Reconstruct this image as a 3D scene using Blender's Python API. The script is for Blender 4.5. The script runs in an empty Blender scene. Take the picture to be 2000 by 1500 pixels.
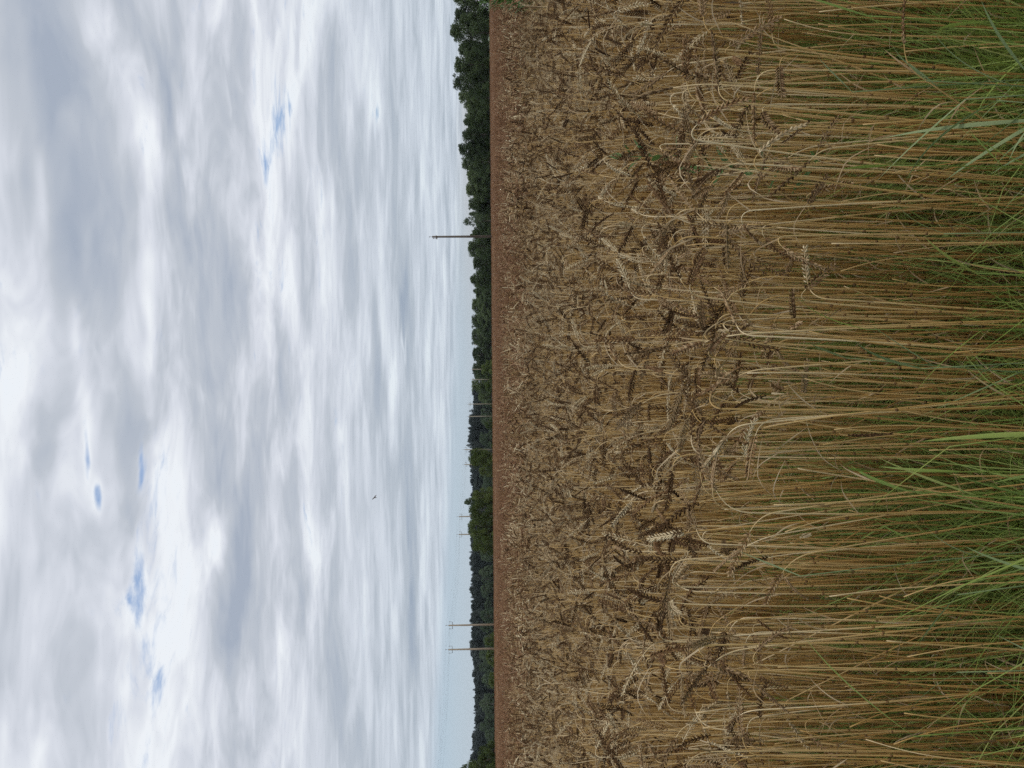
import bpy, math, random
import numpy as np
from mathutils import Vector, Matrix, Euler

R = math.radians
SC = bpy.context.scene
COL = SC.collection
rng = np.random.default_rng(11)
random.seed(7)

# ------------------------------------------------------------------ camera
# The photograph is a portrait frame lying on its side: world up points to picture left.
EYE = 1.40
PITCH = R(-1.60)
ROLL = R(0.42)
F = Vector((0, math.cos(PITCH), math.sin(PITCH)))
Rt = Vector((1, 0, 0))
Up = Rt.cross(F)
Rt2 = Rt * math.cos(ROLL) + Up * math.sin(ROLL) * -1.0
Up2 = Rt2.cross(F)
cam_d = bpy.data.cameras.new('camera')
cam = bpy.data.objects.new('camera', cam_d)
COL.objects.link(cam)
m = Matrix(((-Up2.x, Rt2.x, -F.x, 0), (-Up2.y, Rt2.y, -F.y, 0), (-Up2.z, Rt2.z, -F.z, EYE), (0, 0, 0, 1)))
cam.matrix_world = m
cam_d.sensor_width = 36
cam_d.lens = 27.0
cam_d.clip_start = 0.05
cam_d.clip_end = 8000
SC.camera = cam
FPX = 1500.0


def ray(px, py):
    """direction through a pixel of the 2000x1500 photograph"""
    return (F * FPX + (-Up2) * (px - 1000) + Rt2 * (750 - py)).normalized()


def at(px, py, D):
    d = ray(px, py)
    return Vector((0, 0, EYE)) + d * (D / d.y)


# ------------------------------------------------------------------ view
SC.view_settings.view_transform = 'Standard'
SC.view_settings.look = 'None'
SC.view_settings.exposure = 0.0
SC.view_settings.gamma = 1.0
SC.render.engine = 'CYCLES'
SC.cycles.use_denoising = False
SC.cycles.use_adaptive_sampling = True
SC.cycles.adaptive_threshold = 0.02
SC.cycles.adaptive_min_samples = 24
SC.cycles.max_bounces = 4
SC.cycles.diffuse_bounces = 2
SC.cycles.glossy_bounces = 2
SC.cycles.transmission_bounces = 3

# ------------------------------------------------------------------ node helper


class NT:
    def __init__(self, tree):
        self.t = tree
        self.n = tree.nodes
        self.l = tree.links

    def put(self, sock, v):
        if v is None:
            return
        if hasattr(v, 'is_linked') or isinstance(v, bpy.types.NodeSocket):
            self.l.new(v, sock)
        else:
            sock.default_value = v

    def new(self, typ, ins=None, **props):
        nd = self.n.new(typ)
        for k, v in props.items():
            setattr(nd, k, v)
        for k, v in (ins or {}).items():
            self.put(nd.inputs[k], v)
        return nd

    def math(self, op, a, b=None, c=None, clamp=False):
        nd = self.n.new('ShaderNodeMath')
        nd.operation = op
        nd.use_clamp = clamp
        for i, v in enumerate((a, b, c)):
            self.put(nd.inputs[i], v)
        return nd.outputs[0]

    def vmath(self, op, a, b=None, out=0):
        nd = self.n.new('ShaderNodeVectorMath')
        nd.operation = op
        self.put(nd.inputs[0], a)
        if b is not None:
            self.put(nd.inputs[1], b)
        return nd.outputs[out]

    def noise(self, vec, scale, detail=4, rough=0.5, dist=0.0, out=0, dim='3D'):
        nd = self.new('ShaderNodeTexNoise', noise_dimensions=dim)
        self.put(nd.inputs['Vector'], vec)
        nd.inputs['Scale'].default_value = scale
        nd.inputs['Detail'].default_value = detail
        nd.inputs['Roughness'].default_value = rough
        nd.inputs['Distortion'].default_value = dist
        return nd.outputs[out]

    def ramp(self, fac, stops, interp='LINEAR'):
        nd = self.new('ShaderNodeValToRGB')
        cr = nd.color_ramp
        cr.interpolation = interp
        while len(cr.elements) < len(stops):
            cr.elements.new(0.5)
        for e, (p, c) in zip(cr.elements, stops):
            e.position = p
            e.color = (c[0], c[1], c[2], 1)
        self.put(nd.inputs[0], fac)
        return nd.outputs[0]

    def mix(self, fac, a, b, typ='MIX'):
        nd = self.new('ShaderNodeMix', data_type='RGBA', blend_type=typ)
        self.put(nd.inputs[0], fac)
        for i, v in ((6, a), (7, b)):
            if isinstance(v, (tuple, list)):
                v = (v[0], v[1], v[2], 1)
            self.put(nd.inputs[i], v)
        return nd.outputs[2]

    def smooth(self, x, lo, hi, a=0.0, b=1.0):
        nd = self.new('ShaderNodeMapRange', interpolation_type='SMOOTHSTEP')
        self.put(nd.inputs[0], x)
        nd.inputs[1].default_value = lo
        nd.inputs[2].default_value = hi
        nd.inputs[3].default_value = a
        nd.inputs[4].default_value = b
        return nd.outputs[0]


# ------------------------------------------------------------------ sun + sky
SUN_EL, SUN_AZ = R(48), R(115)       # azimuth from +Y towards +X
sd = Vector((math.sin(SUN_AZ) * math.cos(SUN_EL), math.cos(SUN_AZ) * math.cos(SUN_EL), math.sin(SUN_EL)))
sun_d = bpy.data.lights.new('sun', 'SUN')
sun_d.energy = 1.5
sun_d.angle = R(10)
sun_d.color = (1.0, 0.95, 0.88)
sun = bpy.data.objects.new('sun', sun_d)
sun.rotation_euler = (-sd).to_track_quat('-Z', 'Y').to_euler()
COL.objects.link(sun)

world = bpy.data.worlds.new('World')
SC.world = world
world.use_nodes = True
world.cycles.sampling_method = 'NONE'     # an even cloudy sky needs no importance map
w = NT(world.node_tree)
w.n.clear()


def build_sky():
    tc = w.new('ShaderNodeTexCoord').outputs['Generated']
    sky = w.new('ShaderNodeTexSky', sky_type='NISHITA', sun_disc=False)
    sky.sun_elevation = SUN_EL
    sky.sun_rotation = SUN_AZ
    sky.air_density = 1.0
    sky.dust_density = 1.5
    skyc = w.vmath('SCALE', sky.outputs[0])
    skyc.node.inputs[3].default_value = 0.085
    sep = w.new('ShaderNodeSeparateXYZ', {0: tc})
    x, y, z = sep.outputs
    zc = w.math('MAXIMUM', z, 0.0)
    # a flat cloud deck seen from below
    k = w.math('DIVIDE', 1.0, w.math('ADD', zc, 0.048))
    px = w.math('MULTIPLY', x, k)
    py = w.math('MULTIPLY', y, k)
    P = w.new('ShaderNodeCombineXYZ', {0: w.math('MULTIPLY', px, w.smooth(z, 0.04, 0.36, 0.48, 0.60)), 1: py, 2: 0.0}).outputs[0]
    wn = w.noise(P, 1.9, 3, 0.5, out=1)
    wv = w.vmath('SCALE', w.vmath('SUBTRACT', wn, (0.5, 0.5, 0.5)))
    wv.node.inputs[3].default_value = 0.42
    P2 = w.vmath('ADD', P, wv)
    P2 = w.vmath('ADD', P2, (3.7, 1.9, 0.0))
    big = w.noise(P2, 0.9, 1, 0.5)
    mid = w.noise(P2, 2.2, 6, 0.56)
    fine = w.noise(w.vmath('MULTIPLY', P2, (1.0, 1.15, 1.0)), 5.5, 4, 0.58)
    # the side of each billow that faces the light is brighter
    mid2 = w.noise(w.vmath('ADD', P2, (0.03, -0.10, 0.0)), 2.2, 4, 0.56)
    lit = w.math('SUBTRACT', mid, mid2)
    t = w.math('ADD', w.math('MULTIPLY', big, 0.30), w.math('MULTIPLY', mid, 0.85))
    t = w.math('ADD', t, w.math('MULTIPLY', fine, 0.27))
    # azimuth / elevation for the individual features of this sky
    az = w.math('ARCTAN2', x, y)
    el = w.math('ARCSINE', z)
    fw = w.new('ShaderNodeSeparateXYZ', {0: wn}).outputs
    mw = w.math('SUBTRACT', mid, 0.5)
    fl = w.smooth(el, 0.05, 0.45, 0.25, 1.0)
    azw = w.math('ADD', az, w.math('MULTIPLY', w.math('SUBTRACT', fw[0], 0.5), 0.24))
    elw = w.math('ADD', el, w.math('MULTIPLY', w.math('MULTIPLY', w.math('SUBTRACT', fw[1], 0.5), 0.11), fl))
    hole = 0.0
    for i, (ipx, ipy, wx, wy, amp) in enumerate(FEATS):
        d = ray(ipx, ipy)
        a0 = math.atan2(d.x, d.y)
        e0 = math.asin(d.z)
        u = w.math('DIVIDE', w.math('SUBTRACT', azw, a0), wy / 1500.0)
        v = w.math('DIVIDE', w.math('SUBTRACT', elw, e0), wx / 1500.0)
        r2 = w.math('ADD', w.math('MULTIPLY', u, u), w.math('MULTIPLY', v, v))
        g = w.math('EXPONENT', w.math('MULTIPLY', r2, -1.0))
        if i < 8:
            hole = w.math('MULTIPLY_ADD', g, amp, hole)
        else:
            t = w.math('MULTIPLY_ADD', g, amp, t)
    t = w.math('ADD', t, SKY_BIAS)
    t = w.math('MULTIPLY_ADD', w.math('SUBTRACT', t, 0.53), w.smooth(el, 0.06, 0.42, 0.62, 1.10), 0.545)
    tc_ = w.math('ADD', w.math('MULTIPLY_ADD', t, 0.35, 0.285), hole)
    t = w.math('MULTIPLY_ADD', hole, 0.55, t)
    ts = w.math('MULTIPLY_ADD', w.math('MULTIPLY', lit, w.smooth(el, 0.08, 0.34, 0.30, 1.0)), -1.05, t)
    cloud = w.ramp(ts, SKY_RAMP, 'LINEAR')
    # creamier clouds low down
    low = w.smooth(el, 0.03, 0.30, 1.0, 0.0)
    cloud = w.mix(low, cloud, w.mix(1.0, cloud, (0.87, 0.92, 0.935), 'MULTIPLY'))
    wisp = w.noise(w.vmath('MULTIPLY', P2, (1.4, 1.3, 1.0)), 11.0, 4, 0.6)
    cover = w.smooth(w.math('MULTIPLY_ADD', w.math('SUBTRACT', wisp, 0.5), 0.42, tc_), 0.225, 0.420)
    # clear strip over the forest: the deck ends a few degrees above the horizon
    edge = w.math('ADD', el, w.math('MULTIPLY', az, 0.045))
    edge = w.math('ADD', edge, w.math('MULTIPLY', w.math('SUBTRACT', fine, 0.5), 0.008))
    cover = w.math('MULTIPLY', cover, w.smooth(edge, 0.036, 0.060))
    hz = w.ramp(el, [(0.0, (0.60, 0.69, 0.79)), (0.07, (0.48, 0.62, 0.77)), (0.3, (0.34, 0.50, 0.80))])
    hz = w.mix(w.smooth(w.math('MULTIPLY_ADD', el, -4.0, az), -0.15, 0.30), hz, (0.62, 0.645, 0.70))
    skyc = w.mix(0.72, skyc, hz)
    col = w.mix(cover, skyc, cloud)
    bg = w.new('ShaderNodeBackground', {'Color': col, 'Strength': 1.0})
    w.new('ShaderNodeOutputWorld', {'Surface': bg.outputs[0]})


# px, py, half size along picture x (elevation), along picture y (azimuth), amount (minus = thinner)
FEATS = [
    # blue gaps
    (550, 240, 12, 48, -0.175), (735, 255, 7, 20, -0.17), (150, 885, 10, 55, -0.21), (180, 955, 12, 34, -0.22), (300, 885, 9, 46, -0.20),
    (248, 1170, 8, 28, -0.14), (290, 1315, 9, 34, -0.13), (275, 1090, 9, 60, -0.12),
    # thick grey rolls
    (110, 250, 60, 110, 0.06), (400, 130, 60, 150, 0.10), (300, 420, 60, 110, 0.05), (200, 560, 50, 140, 0.05), (390, 640, 60, 150, 0.07),
    (430, 470, 50, 100, 0.06), (90, 860, 50, 90, 0.07), (225, 780, 45, 130, 0.07), (410, 900, 40, 180, 0.06), (480, 1150, 50, 200, 0.09),
    (520, 1330, 40, 140, 0.08), (650, 170, 14, 200, 0.07), (700, 330, 14, 150, 0.08), (735, 690, 12, 120, 0.08), (790, 590, 14, 110, 0.26),
    (800, 960, 14, 150, 0.22), (800, 1230, 15, 230, 0.20), (735, 720, 14, 200, 0.12), (680, 1250, 18, 200, 0.09), (765, 200, 12, 220, 0.13),
    # bright thin places
    (20, 100, 40, 80, -0.06), (200, 40, 30, 60, -0.10), (140, 260, 40, 40, -0.08), (60, 370, 14, 150, -0.08), (185, 490, 14, 60, -0.09),
    (320, 330, 18, 60, -0.10), (325, 560, 14, 220, -0.10), (160, 660, 14, 80, -0.10), (520, 60, 20, 90, -0.10), (570, 240, 55, 170, -0.10),
    (630, 380, 30, 60, -0.08), (510, 490, 14, 60, -0.09), (580, 620, 30, 150, -0.07), (740, 300, 11, 200, -0.10), (165, 800, 14, 60, -0.10),
    (330, 930, 30, 90, -0.10), (425, 1085, 20, 75, -0.16), (270, 1150, 14, 150, -0.10), (590, 1000, 18, 250, -0.06), (850, 700, 20, 500, -0.05),
    (790, 700, 6, 14, -0.14),
]
SKY_BIAS = -0.205
SKY_RAMP = [(0.28, (0.84, 0.89, 0.95)), (0.40, (0.85, 0.885, 0.93)), (0.50, (0.68, 0.715, 0.79)),
            (0.60, (0.52, 0.562, 0.63)), (0.76, (0.38, 0.435, 0.53))]
build_sky()

# ------------------------------------------------------------------ materials


def mat(name):
    mt = bpy.data.materials.new(name)
    mt.use_nodes = True
    t = NT(mt.node_tree)
    t.n.clear()
    return mt, t


def finish(t, color, rough=0.7, trans=0.0, bump=None, bump_d=0.01, spec=0.3):
    p = t.new('ShaderNodeBsdfPrincipled', {'Base Color': color, 'Roughness': rough})
    p.inputs['Specular IOR Level'].default_value = spec
    if bump is not None:
        b = t.new('ShaderNodeBump', {'Height': bump, 'Distance': bump_d, 'Strength': 1.0})
        t.l.new(b.outputs[0], p.inputs['Normal'])
    sh = p.outputs[0]
    if trans > 0:
        tr = t.new('ShaderNodeBsdfTranslucent', {'Color': color})
        mx = t.new('ShaderNodeMixShader', {0: trans, 1: sh, 2: tr.outputs[0]})
        sh = mx.outputs[0]
    t.new('ShaderNodeOutputMaterial', {'Surface': sh})


def plant_mat(name, stops, rough=0.6, trans=0.0, nscale=(30, 30, 6), namp=0.5, spec=0.3, rise=0.0):
    """colour picked per object / instance, with streaks along the piece"""
    mt, t = mat(name)
    oi = t.new('ShaderNodeObjectInfo').outputs['Random']
    oc = t.new('ShaderNodeTexCoord').outputs['Object']
    nz = t.noise(t.vmath('MULTIPLY', oc, nscale), 1.0, 3, 0.6)
    gi = t.new('ShaderNodeNewGeometry').outputs['Random Per Island']
    f = t.math('ADD', t.math('MULTIPLY', oi, 0.70), t.math('MULTIPLY', gi, 0.30))
    f = t.math('ADD', f, t.math('MULTIPLY', t.math('SUBTRACT', nz, 0.5), namp))
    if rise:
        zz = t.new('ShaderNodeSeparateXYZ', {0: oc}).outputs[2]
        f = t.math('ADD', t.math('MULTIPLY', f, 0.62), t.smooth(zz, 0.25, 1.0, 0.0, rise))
    finish(t, t.ramp(f, stops), rough, trans, spec=spec)
    return mt


M = {}
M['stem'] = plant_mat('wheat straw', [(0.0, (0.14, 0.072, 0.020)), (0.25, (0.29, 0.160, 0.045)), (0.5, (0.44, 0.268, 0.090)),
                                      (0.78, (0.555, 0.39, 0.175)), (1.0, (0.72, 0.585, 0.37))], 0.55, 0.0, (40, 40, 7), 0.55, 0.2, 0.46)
EARS = {
    'dark brown': [(0.15, (0.054, 0.029, 0.013)), (0.5, (0.122, 0.071, 0.033)), (0.85, (0.294, 0.199, 0.108))],
    'reddish brown': [(0.15, (0.108, 0.057, 0.026)), (0.5, (0.221, 0.128, 0.061)), (0.85, (0.421, 0.296, 0.167))],
    'pale tan': [(0.15, (0.216, 0.148, 0.077)), (0.5, (0.412, 0.311, 0.180)), (0.85, (0.627, 0.520, 0.333))],
}
for k, st in EARS.items():
    M[k] = plant_mat('wheat ear ' + k, st, 0.8, 0.0, (120, 120, 120), 0.7, 0.1)
M['ear'] = plant_mat('wheat ear mixed', [(0.15, (0.049, 0.027, 0.012)), (0.40, (0.122, 0.069, 0.032)), (0.58, (0.255, 0.155, 0.076)),
                                         (0.74, (0.461, 0.352, 0.203)), (0.90, (0.666, 0.566, 0.369))], 0.8, 0.0, (120, 120, 120), 0.7, 0.1)
M['node'] = plant_mat('straw joint', [(0.0, (0.11, 0.055, 0.020)), (1.0, (0.26, 0.15, 0.055))], 0.6)
M['far_ear'] = plant_mat('far wheat ear', [(0.0, (0.13, 0.070, 0.038)), (0.5, (0.235, 0.132, 0.074)), (1.0, (0.37, 0.235, 0.145))], 0.85, 0.0, (60, 60, 60), 0.5, 0.05)
M['far_straw'] = plant_mat('far wheat straw', [(0.0, (0.19, 0.108, 0.055)), (0.5, (0.27, 0.16, 0.085)), (1.0, (0.36, 0.23, 0.13))], 0.85, 0.0, (40, 40, 7), 0.4, 0.05)
M['dry_leaf'] = plant_mat('dry wheat leaf', [(0.0, (0.24, 0.155, 0.075)), (0.5, (0.40, 0.285, 0.15)), (1.0, (0.58, 0.47, 0.31))], 0.65, 0.25)
M['grass'] = plant_mat('green grass', [(0.0, (0.115, 0.18, 0.036)), (0.4, (0.205, 0.29, 0.060)), (0.75, (0.29, 0.37, 0.088)),
                                       (1.0, (0.40, 0.38, 0.14))], 0.5, 0.35, (20, 20, 6), 0.4)
M['blue_grass'] = plant_mat('blue green grass', [(0.0, (0.15, 0.21, 0.085)), (0.5, (0.21, 0.275, 0.125)), (1.0, (0.28, 0.33, 0.17))], 0.65, 0.25, (20, 20, 6), 0.4, 0.15)
M['broad_leaf'] = plant_mat('broad weed leaf', [(0.0, (0.06, 0.125, 0.03)), (0.6, (0.10, 0.19, 0.05)), (1.0, (0.16, 0.25, 0.08))], 0.5, 0.3, (20, 20, 20), 0.4)
M['tree_leaf'] = plant_mat('deciduous foliage', [(0.0, (0.050, 0.074, 0.038)), (0.45, (0.092, 0.130, 0.060)), (0.8, (0.135, 0.18, 0.080)),
                                                 (1.0, (0.17, 0.21, 0.095))], 0.7, 0.3, (0.3, 0.3, 0.3), 0.6, 0.15)
M['bush_leaf'] = plant_mat('willow foliage', [(0.0, (0.060, 0.088, 0.030)), (0.45, (0.096, 0.136, 0.042)), (0.8, (0.132, 0.172, 0.055)),
                                              (1.0, (0.14, 0.17, 0.06))], 0.7, 0.3, (0.3, 0.3, 0.3), 0.6, 0.15)
M['pale_leaf'] = plant_mat('pale foliage', [(0.0, (0.055, 0.085, 0.05)), (0.5, (0.09, 0.13, 0.075)), (1.0, (0.14, 0.18, 0.11))], 0.7, 0.25, (0.3, 0.3, 0.3), 0.6, 0.15)
M['spruce'] = plant_mat('spruce needles', [(0.0, (0.030, 0.044, 0.046)), (0.5, (0.050, 0.068, 0.066)), (1.0, (0.08, 0.10, 0.088))], 0.75, 0.05, (0.3, 0.3, 0.3), 0.6, 0.15)


def simple(name, c0, c1, scale, rough=0.8, bump=0.0, stretch=(1, 1, 1)):
    mt, t = mat(name)
    oc = t.new('ShaderNodeTexCoord').outputs['Object']
    nz = t.noise(t.vmath('MULTIPLY', oc, stretch), scale, 5, 0.6)
    finish(t, t.ramp(nz, [(0.3, c0), (0.7, c1)]), rough, 0, nz if bump else None, bump)
    return mt


M['bark'] = simple('bark', (0.05, 0.04, 0.03), (0.14, 0.12, 0.10), 3, 0.9, 0.02, (1, 1, 0.3))
M['concrete'] = simple('weathered concrete pole', (0.23, 0.195, 0.150), (0.33, 0.285, 0.22), 2.0, 0.9, 0.004, (1, 1, 0.2))
M['old_wood'] = simple('dark weathered pole', (0.075, 0.065, 0.055), (0.15, 0.135, 0.115), 2.0, 0.9, 0.004, (1, 1, 0.2))
M['steel'] = simple('grey steel', (0.13, 0.13, 0.13), (0.22, 0.21, 0.20), 8, 0.55)
M['porcelain'] = simple('insulator glaze', (0.16, 0.13, 0.11), (0.26, 0.22, 0.19), 8, 0.3)
M['wire'] = simple('aluminium wire', (0.16, 0.16, 0.17), (0.22, 0.22, 0.23), 3, 0.5)
M['bird'] = simple('bird plumage', (0.035, 0.025, 0.02), (0.08, 0.055, 0.04), 12, 0.8)

mt, t = mat('field soil and verge')
oc = t.new('ShaderNodeTexCoord').outputs['Object']
n1 = t.noise(oc, 9.0, 8, 0.6)
n2 = t.noise(oc, 0.35, 4, 0.5)
soil = t.ramp(n1, [(0.3, (0.085, 0.058, 0.036)), (0.6, (0.16, 0.115, 0.07)), (0.75, (0.30, 0.22, 0.12))])
green = t.ramp(n1, [(0.3, (0.035, 0.055, 0.016)), (0.7, (0.09, 0.12, 0.035))])
yy = t.new('ShaderNodeSeparateXYZ', {0: oc}).outputs[1]
edge = t.math('ADD', yy, t.math('MULTIPLY', t.math('SUBTRACT', n2, 0.5), 1.2))
g = t.math('ADD', t.smooth(edge, 0.7, 1.3, 1.0, 0.0), t.smooth(edge, 150, 160, 0.0, 1.0), clamp=True)
finish(t, t.mix(g, soil, green), 0.95, 0, n1, 0.03)
M['ground'] = mt

mt, t = mat('distant wheat canopy')
oc = t.new('ShaderNodeTexCoord').outputs['Object']
n1 = t.noise(oc, 14.0, 6, 0.7)
n2 = t.noise(oc, 0.22, 4, 0.55)
c = t.ramp(n1, [(0.30, (0.12, 0.062, 0.033)), (0.5, (0.245, 0.135, 0.075)), (0.68, (0.40, 0.25, 0.145))])
c2 = t.ramp(n1, [(0.30, (0.17, 0.115, 0.05)), (0.7, (0.40, 0.28, 0.14))])
finish(t, t.mix(t.smooth(n2, 0.45, 0.65), c, c2), 0.85, 0, n1, 0.10)
M['canopy'] = mt

# ------------------------------------------------------------------ mesh builder


class MB:
    def __init__(self):
        self.v, self.f, self.m, self.n = [], [], [], 0

    def add(self, V, Fc, mi=0):
        V = np.asarray(V, float).reshape(-1, 3)
        self.v.append(V)
        n = self.n
        self.f.extend([tuple(i + n for i in fc) for fc in Fc])
        self.m.extend([mi] * len(Fc))
        self.n += len(V)

    def tube(self, P, rad, sides=4, mi=0, cap=True):
        P = np.asarray(P, float)
        k = len(P)
        rad = np.broadcast_to(np.asarray(rad, float), (k,))
        T = np.gradient(P, axis=0)
        T /= np.linalg.norm(T, axis=1)[:, None] + 1e-12
        ref = np.array([0.0, 1.0, 0.0]) if abs(T[0][1]) < 0.9 else np.array([1.0, 0, 0])
        rows = []
        a = np.linspace(0, 2 * np.pi, sides, endpoint=False)
        for i in range(k):
            u = np.cross(T[i], ref)
            u /= np.linalg.norm(u) + 1e-12
            ref2 = np.cross(u, T[i])
            rows.append(P[i] + rad[i] * (np.cos(a)[:, None] * u + np.sin(a)[:, None] * ref2))
            ref = ref2
        F_ = []
        for i in range(k - 1):
            for j in range(sides):
                j2 = (j + 1) % sides
                F_.append((i * sides + j, i * sides + j2, (i + 1) * sides + j2, (i + 1) * sides + j))
        if cap:
            F_.append(tuple(range(sides))[::-1])
            F_.append(tuple((k - 1) * sides + j for j in range(sides)))
        self.add(np.concatenate(rows), F_, mi)

    def ribbon(self, P, W, mi=0, fold=0.25):
        """leaf blade with a fold along its middle; W = half-width vectors"""
        P = np.asarray(P, float)
        W = np.asarray(W, float)
        T = np.gradient(P, axis=0)
        N = np.cross(W, T)
        N /= np.linalg.norm(N, axis=1)[:, None] + 1e-9
        hw = np.linalg.norm(W, axis=1)[:, None]
        k = len(P)
        V = np.concatenate([P - W + N * hw * fold, P, P + W + N * hw * fold])
        F_ = []
        for i in range(k - 1):
            F_.append((i, i + 1, k + i + 1, k + i))
            F_.append((k + i, k + i + 1, 2 * k + i + 1, 2 * k + i))
        self.add(V, F_, mi)

    def box(self, c, s, mi=0):
        c = np.array(c, float)
        s = np.array(s, float) / 2
        V = [c + s * np.array(q) for q in ((-1, -1, -1), (1, -1, -1), (1, 1, -1), (-1, 1, -1), (-1, -1, 1), (1, -1, 1), (1, 1, 1), (-1, 1, 1))]
        self.add(V, [(0, 3, 2, 1), (4, 5, 6, 7), (0, 1, 5, 4), (1, 2, 6, 5), (2, 3, 7, 6), (3, 0, 4, 7)], mi)

    def mesh(self, name, mats, smooth=True):
        me = bpy.data.meshes.new(name)
        V = np.concatenate(self.v) if self.v else np.zeros((0, 3))
        me.from_pydata(V.tolist(), [], self.f)
        for q in mats:
            me.materials.append(q)
        me.polygons.foreach_set('material_index', np.array(self.m, np.int32))
        if smooth:
            me.polygons.foreach_set('use_smooth', np.ones(len(self.f), bool))
        me.update()
        return me


def ob(name, data, parent=None, loc=None, **props):
    o = bpy.data.objects.new(name, data)
    COL.objects.link(o)
    if parent is not None:
        o.parent = parent
    if loc is not None:
        o.location = loc
    for k, v in props.items():
        if v is not None:
            o[k] = v
    return o


def scatter(name, pts, rot, scl, idx, protos, **props):
    """one object whose points carry instances of the prototype meshes"""
    me = bpy.data.meshes.new(name)
    n = len(pts)
    me.vertices.add(n)
    me.vertices.foreach_set('co', np.asarray(pts, np.float32).ravel())
    a = me.attributes.new('rot', 'FLOAT_VECTOR', 'POINT')
    a.data.foreach_set('vector', np.asarray(rot, np.float32).ravel())
    a = me.attributes.new('scl', 'FLOAT', 'POINT')
    a.data.foreach_set('value', np.asarray(scl, np.float32))
    a = me.attributes.new('idx', 'INT', 'POINT')
    a.data.foreach_set('value', np.asarray(idx, np.int32))
    o = ob(name, me, **props)
    ng = bpy.data.node_groups.new(name, 'GeometryNodeTree')
    ng.interface.new_socket('Geometry', in_out='INPUT', socket_type='NodeSocketGeometry')
    ng.interface.new_socket('Geometry', in_out='OUTPUT', socket_type='NodeSocketGeometry')
    N, L = ng.nodes, ng.links
    gi, go = N.new('NodeGroupInput'), N.new('NodeGroupOutput')
    m2p = N.new('GeometryNodeMeshToPoints')
    L.new(gi.outputs[0], m2p.inputs[0])
    join = N.new('GeometryNodeJoinGeometry')
    for pm in protos:
        po = bpy.data.objects.new(pm.name, pm)
        oi = N.new('GeometryNodeObjectInfo')
        oi.inputs['Object'].default_value = po
        g2i = N.new('GeometryNodeGeometryToInstance')
        L.new(oi.outputs['Geometry'], g2i.inputs[0])
        L.new(g2i.outputs[0], join.inputs[0])
    iop = N.new('GeometryNodeInstanceOnPoints')
    iop.inputs['Pick Instance'].default_value = True

    def attr(nm, typ):
        q = N.new('GeometryNodeInputNamedAttribute')
        q.data_type = typ
        q.inputs[0].default_value = nm
        return q.outputs[0]
    L.new(m2p.outputs[0], iop.inputs['Points'])
    L.new(join.outputs[0], iop.inputs['Instance'])
    L.new(attr('idx', 'INT'), iop.inputs['Instance Index'])
    L.new(attr('rot', 'FLOAT_VECTOR'), iop.inputs['Rotation'])
    L.new(attr('scl', 'FLOAT'), iop.inputs['Scale'])
    L.new(iop.outputs[0], go.inputs[0])
    md = o.modifiers.new('scatter', 'NODES')
    md.node_group = ng
    return o


# ------------------------------------------------------------------ large structure: ground
def ground():
    xs = np.concatenate([-np.geomspace(3000, 2, 24), [0], np.geomspace(2, 3000, 24)])
    ys = np.concatenate([[-600, -120, -30, -8, -3], np.linspace(-1, 3, 9), np.geomspace(4, 4000, 30)])
    X, Y = np.meshgrid(xs, ys)
    V = np.stack([X.ravel(), Y.ravel(), np.zeros(X.size)], 1)
    nx = len(xs)
    Fc = [(j * nx + i, j * nx + i + 1, (j + 1) * nx + i + 1, (j + 1) * nx + i) for j in range(len(ys) - 1) for i in range(nx - 1)]
    b = MB()
    b.add(V, Fc)
    ob('ground', b.mesh('ground', [M['ground']], False), kind='structure', label='brown soil of the wheat field with green verge')


ground()

# ------------------------------------------------------------------ wheat
FIELD_END = 150.0


def sstep(x):
    x = np.clip(x, 0, 1)
    return x * x * (3 - 2 * x)


def stalk_path(L, lean, droop, neck, wob, ear_len, ear_bend, n=11, ne=9, r=None):
    s = np.concatenate([np.linspace(0, L - neck, n), np.linspace(L - neck, L, 9)[1:]])
    fine = np.linspace(0, L, 160)
    th = lean * (fine / L) + droop * sstep((fine - (L - neck)) / neck)
    ph = wob[0] * np.sin(fine * wob[1] + wob[2])
    dx, dz = np.sin(th), np.cos(th)
    ds = fine[1] - fine[0]
    x = np.concatenate([[0], np.cumsum((dx[1:] + dx[:-1]) / 2 * ds)])
    z = np.concatenate([[0], np.cumsum((dz[1:] + dz[:-1]) / 2 * ds)])
    yv = np.cumsum(ph) * ds
    yv -= yv[0]
    P = np.stack([np.interp(s, fine, x), np.interp(s, fine, yv), np.interp(s, fine, z)], 1)
    # rachis goes on from the end of the stem
    e = np.linspace(0, 1, ne)
    the = th[-1] + ear_bend * e
    E = [P[-1]]
    for i in range(1, ne):
        a = (the[i] + the[i - 1]) / 2
        E.append(E[-1] + np.array([math.sin(a), 0, math.cos(a)]) * ear_len / (ne - 1))
    return P, np.array(E), the


def spikelet_mesh(name, r, mats, lemmas=2):
    b = MB()
    spikelet_into(b, np.eye(3), np.zeros(3), 1.0, r, lemmas)
    return b.mesh(name, mats)


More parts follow.
